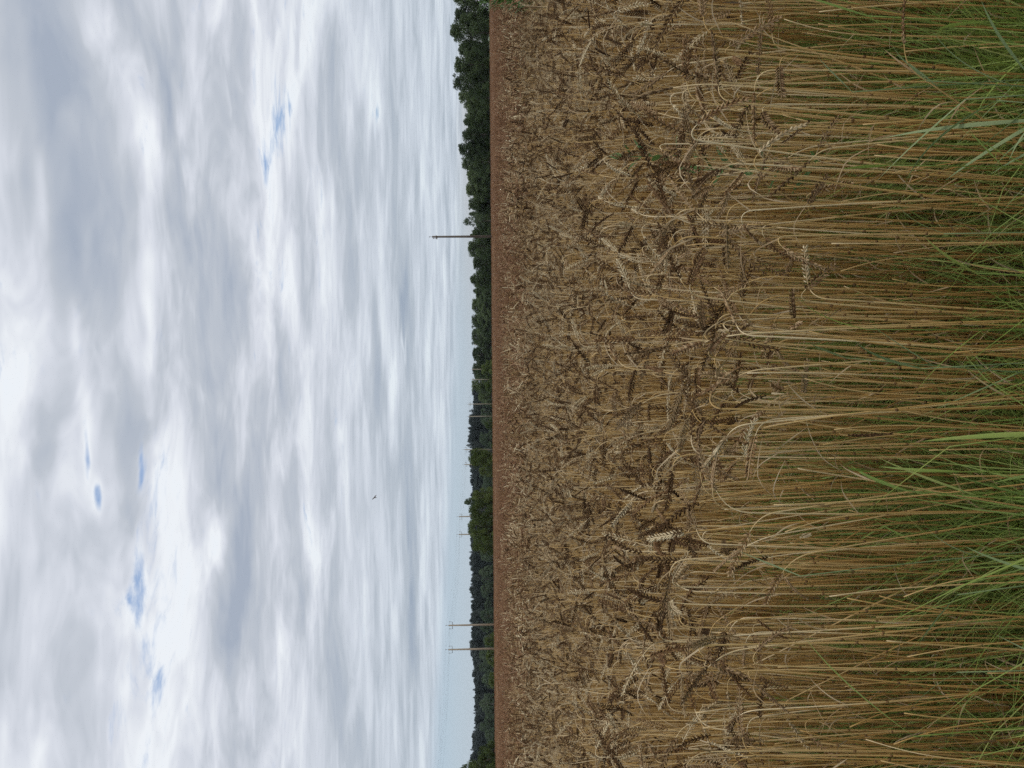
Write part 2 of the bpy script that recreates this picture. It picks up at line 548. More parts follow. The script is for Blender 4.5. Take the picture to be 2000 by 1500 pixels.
def spikelet_into(b, Rm, org, s, r, lemmas=2, mi=0):
    """two or three pointed husks side by side, about 12 mm long, growing along local +Z"""
    offs = (-1, 1) if lemmas == 2 else (-1, 0, 1)
    for o in offs:
        Lh = 0.0105 * s * (1 + 0.12 * r.standard_normal())
        wd, tk = 0.0019 * s, 0.0018 * s
        sp = o * 0.24
        ax = np.array([0.25 * abs(o), math.sin(sp), math.cos(sp)])
        ax /= np.linalg.norm(ax)
        u = np.cross(ax, [1, 0, 0])
        u /= np.linalg.norm(u)
        v = np.cross(u, ax)
        V = [np.zeros(3)]
        for q, rr in ((0.28, 0.85), (0.58, 1.0), (0.84, 0.5)):
            for a in range(4):
                an = a * math.pi / 2 + 0.4
                V.append(ax * Lh * q + (math.cos(an) * u * wd + math.sin(an) * v * tk) * rr)
        V.append(ax * Lh * 1.12)
        V = np.array(V) @ Rm.T + org
        Fc = []
        for j in range(4):
            k = (j + 1) % 4
            Fc.append((0, 1 + k, 1 + j))
            for q in range(2):
                Fc.append((1 + q * 4 + j, 1 + q * 4 + k, 5 + q * 4 + k, 5 + q * 4 + j))
            Fc.append((9 + j, 9 + k, 13))
        b.add(V, Fc, mi)


def ear_frames(E, the, roll, r, nsp=18):
    """where the spikelets sit along the rachis, alternately on either side"""
    out = []
    k = len(E)
    for i in range(nsp):
        f = i / (nsp - 1) * 0.94
        q = f * (k - 1)
        a = int(min(q, k - 2))
        fr = q - a
        p = E[a] * (1 - fr) + E[a + 1] * fr
        T = E[a + 1] - E[a]
        T /= np.linalg.norm(T)
        U = np.cross(T, [0, 1, 0])
        U /= np.linalg.norm(U) + 1e-9
        W = np.cross(T, U)
        side = 1 if i % 2 else -1
        X = (math.cos(roll) * U + math.sin(roll) * W) * side
        op = 0.42 + 0.10 * r.standard_normal()
        Z = T * math.cos(op) + X * math.sin(op)
        Y = np.cross(Z, X)
        Y /= np.linalg.norm(Y)
        X2 = np.cross(Y, Z)
        s = (0.80 + 0.28 * math.sin(math.pi * min(1, 0.15 + f * 0.9))) * (1 + 0.08 * r.standard_normal())
        out.append((np.stack([X2, Y, Z], 1), p + X * 0.0012, s))
    if True:
        T = E[-1] - E[-2]
        T /= np.linalg.norm(T)
        U = np.cross(T, [0, 1, 0])
        U /= np.linalg.norm(U) + 1e-9
        out.append((np.stack([U, np.cross(T, U), T], 1), E[-1] - T * 0.004, 0.8))
    return out


def dry_leaf_into(b, base, az, L, r, mi, w=0.0018):
    n = 8
    s = np.linspace(0, 1, n)
    th0 = r.uniform(0.2, 0.9)
    th = th0 + r.uniform(0.1, 0.7) * s + r.uniform(0.0, 0.9) * sstep((s - r.uniform(0.1, 0.6)) / 0.4)
    P = [np.array(base)]
    for i in range(1, n):
        d = np.array([math.cos(az) * math.sin(th[i]), math.sin(az) * math.sin(th[i]), math.cos(th[i])])
        P.append(P[-1] + d * L / (n - 1))
    tw = r.uniform(-3, 3)
    W = []
    for i in range(n):
        side = np.array([-math.sin(az), math.cos(az), 0])
        up = np.array([math.cos(az) * math.cos(th[i]), math.sin(az) * math.cos(th[i]), -math.sin(th[i])])
        a = tw * s[i]
        W.append((math.cos(a) * side + math.sin(a) * up) * w * (1 - s[i] ** 2 * 0.92))
    b.ribbon(P, W, mi, 0.4)


POSES = [  # words for the label, lean of the straw, bend of the neck
    ('upright, tip', 0.10, 0.25), ('leaning', 0.12, 0.75), ('nodding', 0.12, 1.35), ('hanging', 0.10, 2.05),
]


class Stalk:
    pass


def make_variant(i, r):
    S = Stalk()
    pi = [1, 2, 3, 1, 2, 0, 2, 1, 2, 0, 1, 3, 2, 1, 0, 2][i % 16]
    S.pose = POSES[pi][0]
    lean = POSES[pi][1] * 0.6 + r.uniform(-0.05, 0.06)
    droop = POSES[pi][2] + r.uniform(-0.25, 0.30)
    neck = r.uniform(0.045, 0.11) * (1.0 if pi < 3 else 0.75)
    L = 1.00 + 0.015 * droop + r.uniform(-0.05, 0.05)
    ear_len = r.uniform(0.080, 0.110)
    P, E, the = stalk_path(L, lean, droop, neck, (r.uniform(0.0, 0.05), r.uniform(3, 9), r.uniform(0, 6)), ear_len, r.uniform(-0.2, 0.6))
    E[:, 1] = P[-1, 1]
    S.P, S.E = P, E
    rad = np.interp(np.linspace(0, 1, len(P)), [0, 0.6, 1], [0.0019, 0.00155, 0.00072])
    # joints of the straw
    S.rad = rad
    S.nodes_z = sorted([int(len(P) * 0.18), int(len(P) * 0.38)])
    for q in S.nodes_z:
        S.rad[q] *= 1.35
    S.fr = ear_frames(E, the, r.uniform(0, math.pi), r, int(r.integers(18, 24)))
    S.leafs = []
    for q in range(int(r.integers(0, 3))):
        k = S.nodes_z[q % 2] + int(r.integers(0, 3))
        S.leafs.append((P[k], r.uniform(0, 6.28), r.uniform(0.06, 0.16), r.integers(1 << 30)))
    if r.random() < 0.65:      # what is left of the top leaf
        S.leafs.append((P[int(r.integers(8, 12))], r.uniform(0, 6.28), r.uniform(0.05, 0.13), r.integers(1 << 30)))
    # meshes
    bs = MB()
    bs.tube(P, S.rad, 5)

    def joints(bb, mi):
        for q in S.nodes_z:
            d = P[q + 1] - P[q]
            d = d / np.linalg.norm(d) * 0.0035
            bb.tube([P[q] - d, P[q] - d * 0.3, P[q] + d], np.array([0.9, 1.25, 0.95]) * S.rad[q] * 1.05, 5, mi)
    joints(bs, 1)
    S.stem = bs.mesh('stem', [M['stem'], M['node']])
    be = MB()
    be.tube(E, 0.0012, 4)
    for (Rm, p, s) in S.fr:
        spikelet_into(be, Rm, p, s, r, 2)
    S.ear = be.mesh('ear', [M['ear']])
    br = MB()
    br.tube(E, 0.0012, 4)
    S.rachis = br.mesh('ear', [M['ear']])
    S.leaf = []
    for (p, az, Ll, sd_) in S.leafs:
        bl = MB()
        dry_leaf_into(bl, p, az, Ll, np.random.default_rng(sd_), 0)
        S.leaf.append(bl.mesh('leaf', [M['dry_leaf']]))
    # everything in one mesh for the mass of the field
    ba = MB()
    ba.tube(P, S.rad, 4, 0, False)
    ba.tube(E, 0.0012, 3, 1, False)
    for (Rm, p, s) in S.fr:
        spikelet_into(ba, Rm, p, s, r, 2, 1)
    for (p, az, Ll, sd_) in S.leafs:
        dry_leaf_into(ba, p, az, Ll, np.random.default_rng(sd_), 2)
    joints(ba, 3)
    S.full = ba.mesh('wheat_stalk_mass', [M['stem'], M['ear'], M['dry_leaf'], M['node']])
    return S


vr = np.random.default_rng(5)
VAR = [make_variant(i, vr) for i in range(22)]


def clump_mesh(r, n, rad, zcut, far=False):
    """several simplified stalks, upper half only, for wheat farther away"""
    b = MB()
    for i in range(n):
        S = VAR[int(r.integers(len(VAR)))]
        az = r.uniform(0, 6.28)
        sc = r.uniform(0.88, 1.08)
        off = np.array([r.uniform(-rad, rad), r.uniform(-rad, rad), 0])
        ca, sa = math.cos(az), math.sin(az)
        Rz = np.array([[ca, -sa, 0], [sa, ca, 0], [0, 0, 1]])
        tl = r.uniform(-0.12, 0.12, 2)
        Tl = np.array([[1, 0, tl[0]], [0, 1, tl[1]], [0, 0, 1]])
        P = (S.P[S.P[:, 2] > zcut] * sc) @ Rz.T @ Tl.T + off
        E = (S.E * sc) @ Rz.T @ Tl.T + off
        if len(P) > 3:
            b.tube(P[::2] if len(P) > 7 else P, 0.0012 if far else 0.0016, 3, 0, False)
        k = len(E)
        zig = np.array([0.003, 0.0066, 0.0050, 0.0072, 0.0052, 0.0068, 0.0048, 0.0048, 0.0012])[:k]
        b.tube(E, zig, 4, 1, False)
        if r.random() < 0.4 and not far:
            dry_leaf_into(b, P[max(0, len(P) - 6)], r.uniform(0, 6.28), 0.12, r, 2, 0.003)
    return b.mesh('wheat_clump', [M['far_straw'], M['far_ear'], M['far_straw']] if far else [M['stem'], M['ear'], M['dry_leaf']])


def bare_straw(r):
    """an earless straw: a broken or barren shoot"""
    b = MB()
    L = r.uniform(0.55, 0.98)
    P, E, the = stalk_path(L, r.uniform(0, 0.10), r.uniform(0, 0.3), 0.2, (r.uniform(0, 0.06), r.uniform(3, 9), r.uniform(0, 6)), 0.05, 0.1)
    rad = np.interp(np.linspace(0, 1, len(P)), [0, 1], [0.0019, 0.0012])
    rad[int(len(P) * r.uniform(0.2, 0.5))] *= 1.35
    b.tube(P, rad, 4, 0)
    for q in range(int(r.integers(0, 3))):
        dry_leaf_into(b, P[int(r.integers(3, len(P) - 2))], r.uniform(0, 6.28), r.uniform(0.06, 0.18), r, 1)
    return b.mesh('straw', [M['stem'], M['dry_leaf']])


BARE = [bare_straw(vr) for _ in range(10)]
CLUMPS = [clump_mesh(vr, 12, 0.16, 0.30) for _ in range(12)] + [clump_mesh(vr, 14, 0.20, 0.45, True) for _ in range(8)]


def vnoise(x, y, sc, seed):
    """smooth value noise"""
    x = np.asarray(x) / sc + seed * 17.31
    y = np.asarray(y) / sc + seed * 9.77
    xi, yi = np.floor(x).astype(np.int64), np.floor(y).astype(np.int64)
    fx, fy = x - xi, y - yi
    fx, fy = fx * fx * (3 - 2 * fx), fy * fy * (3 - 2 * fy)

    def h(a, b_):
        q = (a * 374761393 + b_ * 668265263 + seed * 1442695041) & 0xFFFFFFFF
        q = ((q ^ (q >> 13)) * 1274126177) & 0xFFFFFFFF
        return ((q ^ (q >> 16)) & 0xFFFF) / 65535.0
    return (h(xi, yi) * (1 - fx) + h(xi + 1, yi) * fx) * (1 - fy) + (h(xi, yi + 1) * (1 - fx) + h(xi + 1, yi + 1) * fx) * fy


def wedge(y0, y1, dens, r, k=0.64, m_=1.1):
    area_n = int(dens * (k * (y1 * y1 - y0 * y0) + 2 * m_ * (y1 - y0)))
    out = []
    tot = 0
    while tot < area_n:
        n = area_n
        y = r.uniform(y0, y1, n)
        hw = k * y + m_
        keep = r.random(n) < hw / (k * y1 + m_)
        y, hw = y[keep], hw[keep]
        x = r.uniform(-1, 1, len(y)) * hw
        out.append(np.stack([x, y], 1))
        tot += len(y)
    return np.concatenate(out)[:area_n]


def wheat():
    r = np.random.default_rng(21)
    EDGE = 1.22
    xy = np.concatenate([wedge(EDGE, 2.2, 390, r), wedge(2.2, 5.0, 285, r), wedge(5.0, 9.0, 215, r)])
    # ragged front edge
    ed = EDGE + 0.30 * vnoise(xy[:, 0], xy[:, 0] * 0, 0.35, 3) + 0.10 * r.random(len(xy))
    xy = xy[xy[:, 1] > ed]
    # thin spots
    th = vnoise(xy[:, 0], xy[:, 1], 0.22, 9)
    xy = xy[r.random(len(xy)) < 0.60 + 0.5 * th]
    n = len(xy)
    sc = 0.965 + 0.055 * r.standard_normal(n) + 0.08 * (vnoise(xy[:, 0], xy[:, 1], 0.6, 5) - 0.5)
    low = r.random(n) < 0.45
    sc[low] *= r.uniform(0.81, 0.97, low.sum())
    sc = np.clip(sc, 0.70, np.where(xy[:, 1] < 2.4, 1.025, 1.07))
    az = r.uniform(0, 2 * np.pi, n)
    # neighbours lean together
    la = 2 * np.pi * vnoise(xy[:, 0], xy[:, 1], 1.0, 12) * 1.5
    lm = 0.01 + 0.085 * vnoise(xy[:, 0], xy[:, 1], 0.5, 14)
    tx = lm * np.cos(la) + 0.042 * r.standard_normal(n)
    ty = lm * np.sin(la) + 0.042 * r.standard_normal(n)
    big = r.random(n) < 0.035
    tx[big] += 0.30 * r.standard_normal(big.sum())
    ty[big] += 0.22 * r.standard_normal(big.sum())
    idx = r.integers(0, len(VAR), n)
    # the nearest stalks in view are objects of their own
    inview = np.abs(xy[:, 0]) < 0.5 * xy[:, 1] + 0.04
    order = np.argsort(xy[:, 1] + np.where(inview, 0, 100))
    hero = order[:300]
    rest = np.setdiff1d(np.arange(n), hero)
    pts = np.stack([xy[:, 0], xy[:, 1], np.zeros(n)], 1)
    rot = np.zeros((n, 3))
    for i in range(n):
        pass
    # tilt applied after the turn about the vertical: euler XYZ = Rz*Ry*Rx, so tilt in the stalk's own frame
    ca, sa = np.cos(az), np.sin(az)
    lx, ly = ca * tx + sa * ty, -sa * tx + ca * ty
    rot[:, 0], rot[:, 1], rot[:, 2] = -ly, lx, az
    bx = np.concatenate([wedge(EDGE + 0.05, 3.4, 180, r), wedge(3.4, 7.0, 110, r)])
    k = len(bx)
    scatter('straw', np.column_stack([bx, np.zeros(k)]), np.stack([0.055 * r.standard_normal(k), 0.055 * r.standard_normal(k), r.uniform(0, 6.28, k)], 1),
            r.uniform(0.8, 1.03, k), r.integers(0, len(BARE), k), BARE, kind='stuff', label='bare golden straws standing between the wheat stalks', category='straw')
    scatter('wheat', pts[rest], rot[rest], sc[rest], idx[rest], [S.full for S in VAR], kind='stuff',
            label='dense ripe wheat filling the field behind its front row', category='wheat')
    tones = list(EARS)
    zones = [(150, 'near the top edge'), (330, 'in line with the tall trees'), (560, 'in line with the lone pole'), (760, 'in line with the far poles'),
             (940, 'in line with the round bush'), (1110, 'in line with the willow thicket'), (1330, 'in line with the nearest poles'), (9999, 'near the bottom edge')]
    for q, i in enumerate(hero):
        S = VAR[idx[i]]
        tone = tones[int(r.choice(3, p=[0.40, 0.42, 0.18]))]
        py = 750 - xy[i, 0] / xy[i, 1] * 1500
        zn = next(z for lim, z in zones if py < lim)
        dx_, dy_ = math.cos(az[i]), math.sin(az[i])
        way = ('towards viewer' if dy_ < 0 else 'away from viewer') if abs(dy_) > abs(dx_) else ('to picture top' if dx_ > 0 else 'to picture bottom')
        e = ob('wheat_stalk', None, loc=(xy[i, 0], xy[i, 1], 0))
        e.rotation_euler = rot[i]
        e.scale = (sc[i],) * 3
        e.empty_display_size = 0.05
        e['label'] = f'{"nearest" if q < 60 else "near" if q < 170 else "farther"} stalk, {tone} ear {S.pose} {way}, {zn}'
        e['category'] = 'wheat'
        e['group'] = 'wheat stalks along the front of the field'
        ob('stem', S.stem, e)
        if q < 45:
            eo = ob('ear', S.rachis, e)
            for (Rm, p, s) in S.fr:
                so = ob('spikelet', SPIK[tone], eo)
                so.matrix_local = Matrix.Translation(p) @ Matrix(Rm.tolist()).to_4x4() @ Matrix.Scale(s, 4)
        else:
            eo = ob('ear', S.ear, e)
        eo.material_slots[0].link = 'OBJECT'
        eo.material_slots[0].material = M[tone]
        for lm_ in S.leaf:
            ob('leaf', lm_, e)
    # farther wheat: clumps, thinning out where single ears can no longer be told apart
    bands = [(8.6, 14, 14), (14, 26, 11), (26, 48, 8), (48, FIELD_END - 2, 2.0)]
    P_, R_, S_ = [], [], []
    for (a, b_, d) in bands:
        c = wedge(a, b_, d, r, 0.60, 1.5)
        P_.append(np.stack([c[:, 0], c[:, 1], 0.10 * (vnoise(c[:, 0], c[:, 1], 3.0, 31) - 0.5)], 1))
        k = len(c)
        R_.append(np.stack([0.06 * r.standard_normal(k), 0.06 * r.standard_normal(k), r.uniform(0, 6.28, k)], 1))
        S_.append(r.uniform(0.90, 1.05, k))
    P_, R_, S_ = np.concatenate(P_), np.concatenate(R_), np.concatenate(S_)
    scatter('distant_wheat', P_, R_, S_, np.where(P_[:, 1] + 9 * r.standard_normal(len(P_)) > 15, r.integers(0, 8, len(P_)), r.integers(8, 20, len(P_))), CLUMPS, kind='stuff',
            label='reddish brown wheat stretching away to the far trees', category='wheat')
    # the closed mass of straw under the far ears
    ys = np.concatenate([np.linspace(9.5, 40, 120), np.geomspace(41, FIELD_END, 60)])
    us = np.linspace(-1, 1, 160)
    Y, U = np.meshgrid(ys, us, indexing='ij')
    X = U * (0.9 * Y + 6)
    Z = 0.50 + 0.26 * sstep((Y - 9.5) / 25) + 0.10 * (vnoise(X, Y, 3.0, 31) - 0.5) + 0.10 * (vnoise(X, Y, 0.3, 33) - 0.5) + 0.18 * sstep((Y - 30) / 40)
    Z[-1, :] = 0
    nx = len(us)
    V = np.stack([X.ravel(), Y.ravel(), Z.ravel()], 1)
    Fc = [(j * nx + i, j * nx + i + 1, (j + 1) * nx + i + 1, (j + 1) * nx + i) for j in range(len(ys) - 1) for i in range(nx - 1)]
    b = MB()
    b.add(V, Fc)
    ob('straw_mass', b.mesh('straw_mass', [M['canopy']]), kind='stuff', label='packed straw beneath the far wheat ears', category='straw')


SPIK = {k: spikelet_mesh('spikelet', vr, [M[k]]) for k in EARS}
wheat()

# ------------------------------------------------------------------ green grass among the stems


def blade_into(b, base, az, L, th0, th1, w, mi=0, n=7, twist=0.0):
    s = np.linspace(0, 1, n)
    th = th0 + (th1 - th0) * s ** 1.6
    P = [np.array(base, float)]
    for i in range(1, n):
        a = (th[i] + th[i - 1]) / 2
        P.append(P[-1] + np.array([math.cos(az) * math.sin(a), math.sin(az) * math.sin(a), math.cos(a)]) * L / (n - 1))
    side = np.array([-math.sin(az), math.cos(az), 0])
    W = []
    for i in range(n):
        up = np.array([math.cos(az) * math.cos(th[i]), math.sin(az) * math.cos(th[i]), -math.sin(th[i])])
        a = twist * s[i]
        W.append((math.cos(a) * side + math.sin(a) * up) * w * min(1, (0.45 + 1.6 * s[i])) * (1 - s[i] ** 2.6 * 0.97))
    b.ribbon(P, W, mi, 0.3)


def tuft_mesh(r, n, hmin, hmax, wmax, broad=0):
    b = MB()
    for i in range(broad):
        blade_into(b, (r.uniform(-0.05, 0.05), r.uniform(-0.05, 0.05), r.uniform(0.1, 0.4)), r.uniform(0, 6.28), r.uniform(0.08, 0.19), r.uniform(0.1, 0.7),
                   r.uniform(0.6, 1.5), r.uniform(0.0024, 0.0036), 0, 7, r.uniform(-0.6, 0.6))
    for i in range(n):
        L = r.uniform(hmin, hmax)
        blade_into(b, (r.uniform(-0.05, 0.05), r.uniform(-0.05, 0.05), 0), r.uniform(0, 6.28), L, r.uniform(0.02, 0.35),
                   r.uniform(0.5, 1.9), r.uniform(0.0012, wmax), 0, 7, r.uniform(-0.8, 0.8))
    return b.mesh('grass_tuft', [M['grass']])


def grass():
    r = np.random.default_rng(77)
    tall = [tuft_mesh(r, 22, 0.18, 0.70, 0.0019, int(r.integers(0, 3))) for _ in range(8)]
    short = [tuft_mesh(r, 18, 0.08, 0.26, 0.0020) for _ in range(5)]
    c = wedge(1.12, 3.0, 330, r, 0.64, 0.9)
    X, Y = c[:, 0], c[:, 1]
    py = 750 - X / Y * 1500
    # green patches as in the photograph
    g = np.zeros(len(c))
    for (p0, wd, am) in ((150, 170, 0.78), (690, 120, 0.75), (1000, 150, 0.9), (1440, 70, 0.6), (430, 100, 0.35), (1240, 90, 0.4)):
        g = np.maximum(g, am * np.exp(-((py - p0) / wd) ** 2))
    g = np.maximum(g, 0.22) ** 1.3 * (0.15 + 1.5 * vnoise(X, Y, 0.16, 41))
    keep = r.random(len(c)) < g * 1.7 * np.where(Y > 2.4, 0.5, 1.0)
    c, g = c[keep], g[keep]
    n = len(c)
    rot = np.stack([0.12 * r.standard_normal(n), 0.12 * r.standard_normal(n), r.uniform(0, 6.28, n)], 1)
    scatter('grass', np.column_stack([c, np.zeros(n)]), rot, r.uniform(0.8, 1.2, n) * (0.85 + 0.25 * np.clip(g, 0, 1)), r.integers(0, 8, n), tall,
            kind='stuff', label='fresh green grass growing between the wheat stems', category='grass')
    # verge the photographer stands on (out of the picture)
    k = 2600
    c = np.column_stack([r.uniform(-3.2, 3.2, k), r.uniform(-2.5, 1.2, k), np.zeros(k)])
    rot = np.stack([0.2 * r.standard_normal(k), 0.2 * r.standard_normal(k), r.uniform(0, 6.28, k)], 1)
    scatter('verge_grass', c, rot, r.uniform(0.6, 1.2, k), r.integers(0, 5, k), short, kind='stuff',
            label='short green verge grass before the wheat', category='grass')


grass()


def grass_plant(base, h, nl, r, label, mname, lean=(0, 0), wmax=0.005, Lr=(0.16, 0.30)):
    """an upright grass shoot: one culm with its own leaf blades"""
    e = ob('grass_shoot', None, loc=base, label=label, category='grass', group='green grass shoots at the field edge')
    n = 8
    s = np.linspace(0, 1, n)
    P = np.stack([lean[0] * s ** 1.5, lean[1] * s ** 1.5, h * s], 1)
    b = MB()
    b.tube(P, np.linspace(0.0016, 0.0009, n), 5)
    ob('stem', b.mesh('stem', [M[mname]]), e)
    for i in range(nl):
        f = 0.25 + 0.75 * (i + 1) / nl
        p = np.array([np.interp(f, s, P[:, k]) for k in range(3)])
        bl = MB()
        blade_into(bl, p, r.uniform(0, 6.28), r.uniform(*Lr), r.uniform(0.25, 0.8), r.uniform(0.6, 1.3), r.uniform(0.55, 1) * wmax, 0, 9, r.uniform(-0.7, 0.7))
        ob('leaf', bl.mesh('leaf', [M[mname]]), e)
    return e


def shoots():
    r = np.random.default_rng(91)
    spots = [  # picture position of the tip, distance, leaves, material, words
        (1850, 150, 1.16, 4, 'blue_grass', 'broad bluish grass shoot in the picture corner below the tall trees'),
        (1905, 235, 1.20, 4, 'blue_grass', 'bluish grass shoot with a long arching blade near the corner'),
        (1930, 190, 1.17, 5, 'blue_grass', 'leafy blue-green shoot with broad blades in the corner tuft'),
        (1960, 270, 1.19, 5, 'blue_grass', 'lower broad-bladed shoot of the blue-green corner tuft'),
        (1640, 60, 1.24, 3, 'grass', 'slim green grass shoot near the top edge of the picture'),
        (1600, 130, 1.30, 4, 'blue_grass', 'blue-green shoot with slanting blades among stems near the top edge'),
        (1680, 330, 1.22, 3, 'grass', 'bright green shoot slanting before dark stems under the tree end'),
        (1720, 190, 1.18, 4, 'blue_grass', 'grey-green shoot with narrow blades between two golden stems'),
        (1640, 650, 1.25, 3, 'grass', 'light green shoot reaching the hanging ears in the middle'),
        (1740, 690, 1.22, 4, 'blue_grass', 'blue-green curled shoot low in the middle of the field edge'),
        (1600, 760, 1.28, 4, 'blue_grass', 'blue-green shoot crossing pale straw in the middle'),
        (1780, 800, 1.18, 3, 'grass', 'single thick green blade standing in the grassy middle patch'),
        (1500, 1060, 1.35, 2, 'blue_grass', 'two green blades beside a hanging ear in the lower half'),
        (1650, 930, 1.22, 4, 'grass', 'vivid green shoot at the head of the large grass patch'),
        (1700, 1010, 1.20, 5, 'grass', 'bushy green shoot in the middle of the large grass patch'),
        (1820, 1090, 1.16, 3, 'blue_grass', 'thin pale green shoot leaning across straw below the large patch'),
        (1700, 1400, 1.20, 2, 'grass', 'lone green blade slanting before bare straw in the lower corner'),
        (1830, 1310, 1.18, 3, 'blue_grass', 'small bent grey-green shoot in the lower corner'),
        (1900, 1400, 1.17, 4, 'grass', 'low green shoot at the corner opposite the tall trees'),
        (1420, 620, 1.75, 2, 'grass', 'green shoot tip standing between hanging brown ears'),
        (1880, 560, 1.18, 3, 'grass', 'short green shoot under thick stems in the upper middle'),
        (1760, 450, 1.22, 3, 'blue_grass', 'blue-green shoot half hidden by stems in the upper middle'),
    ]
    for (px, py, D, nl, mn, lab) in spots:
        p = at(px, py, D)
        h = max(0.18, p.z)
        broad = 'broad' in lab or 'arching' in lab or 'thick' in lab or 'lone' in lab
        grass_plant((p.x, p.y, 0), h * 0.94, nl, r, lab, mn, (r.uniform(-0.06, 0.06), r.uniform(-0.05, 0.03)), 0.0046 if broad else 0.0034,
                    (0.14, 0.26) if broad else (0.08, 0.19))
    # broad-leaved weed showing between the ears
    for (px, py, D, lab) in ((1215, 305, 2.6, 'small broad-leaved green weed among ears in the upper half'),
                             (1370, 330, 2.0, 'dark green weed leaves deep between ears in the upper half')):
        p = at(px, py, D)
        e = ob('weed', None, loc=(p.x, p.y, 0), label=lab, category='weed')
        b = MB()
        b.tube([(0, 0, 0), (0.01, 0, p.z * 0.5), (0, 0.01, p.z)], (0.003, 0.0025, 0.0015), 5)
        ob('stem', b.mesh('stem', [M['broad_leaf']]), e)
        for i in range(12):
            z = p.z * (0.62 + 0.38 * i / 11)
            bl = MB()
            blade_into(bl, (0, 0, z), i * 2.4, r.uniform(0.06, 0.10), r.uniform(0.6, 1.1), r.uniform(1.2, 1.9), r.uniform(0.010, 0.016), 0, 7)
            ob('leaf', bl.mesh('leaf', [M['broad_leaf']]), e)
    # tall leafy weed rising over the crop at the picture's top edge
    p = at(972, -4, 7.5)
    e = ob('weed', None, loc=(p.x, p.y, 0), label='tall leafy green weed rising above the crop at the top edge', category='weed')
    H = 1.42
    b = MB()
    b.tube([(0, 0, 0), (0.02, 0, H * 0.5), (-0.01, 0, H)], (0.006, 0.005, 0.002), 5)
    for i in range(7):
        a = i * 2.4
        z = H * (0.6 + 0.05 * i)
        b.tube([(0, 0, z), (0.10 * math.cos(a), 0.10 * math.sin(a), z + 0.10), (0.13 * math.cos(a), 0.13 * math.sin(a), z + 0.2)], (0.003, 0.002, 0.001), 4)
    ob('stem', b.mesh('stem', [M['broad_leaf']]), e)
    b = MB()
    for i in range(420):
        z = H * r.uniform(0.58, 1.03)
        rr = 0.17 * r.random() ** 0.5 * (1.25 - 0.75 * (z / H))
        a = r.uniform(0, 6.28)
        blade_into(b, (rr * math.cos(a), rr * math.sin(a), z), a + r.uniform(-0.6, 0.6), r.uniform(0.04, 0.09), r.uniform(0.3, 1.0), r.uniform(0.9, 1.9), r.uniform(0.005, 0.010), 0, 4)
    ob('foliage', b.mesh('foliage', [M['broad_leaf']]), e)


shoots()

# ------------------------------------------------------------------ trees


def leaf_cloud(b, centres, radii, n, size, r, mi=0, flat=1.0):
    """small leaf-cluster triangles spread through a set of lobes, denser near their skin"""
    wts = np.array([q[0] * q[1] * q[2] for q in radii]) ** 0.67
    wts /= wts.sum()
    pick = r.choice(len(centres), n, p=wts)
    d = r.standard_normal((n, 3))
    d /= np.linalg.norm(d, axis=1)[:, None]
    rr = r.random(n) ** 0.40
    rr = np.where(r.random(n) < 0.06, rr * 1.16, rr)
    C = np.array(centres)[pick] + d * rr[:, None] * np.array(radii)[pick]
    C[:, 2] = np.maximum(C[:, 2], 0.15)
    a = r.standard_normal((n, 3))
    nrm = d * 0.8 + a * 0.8
    nrm /= np.linalg.norm(nrm, axis=1)[:, None]
    u = np.cross(nrm, r.standard_normal((n, 3)))
    u /= np.linalg.norm(u, axis=1)[:, None]
    v = np.cross(nrm, u)
    s = size * r.uniform(0.6, 1.35, n)[:, None]
    V = np.stack([C - u * s * 0.5 - v * s * 0.30, C + u * s * 0.5 - v * s * 0.25, C + v * s * 0.6 + u * s * 0.1 + nrm * s * 0.15], 1).reshape(-1, 3)
    Fc = [(3 * i, 3 * i + 1, 3 * i + 2) for i in range(n)]
    b.add(V, Fc, mi)


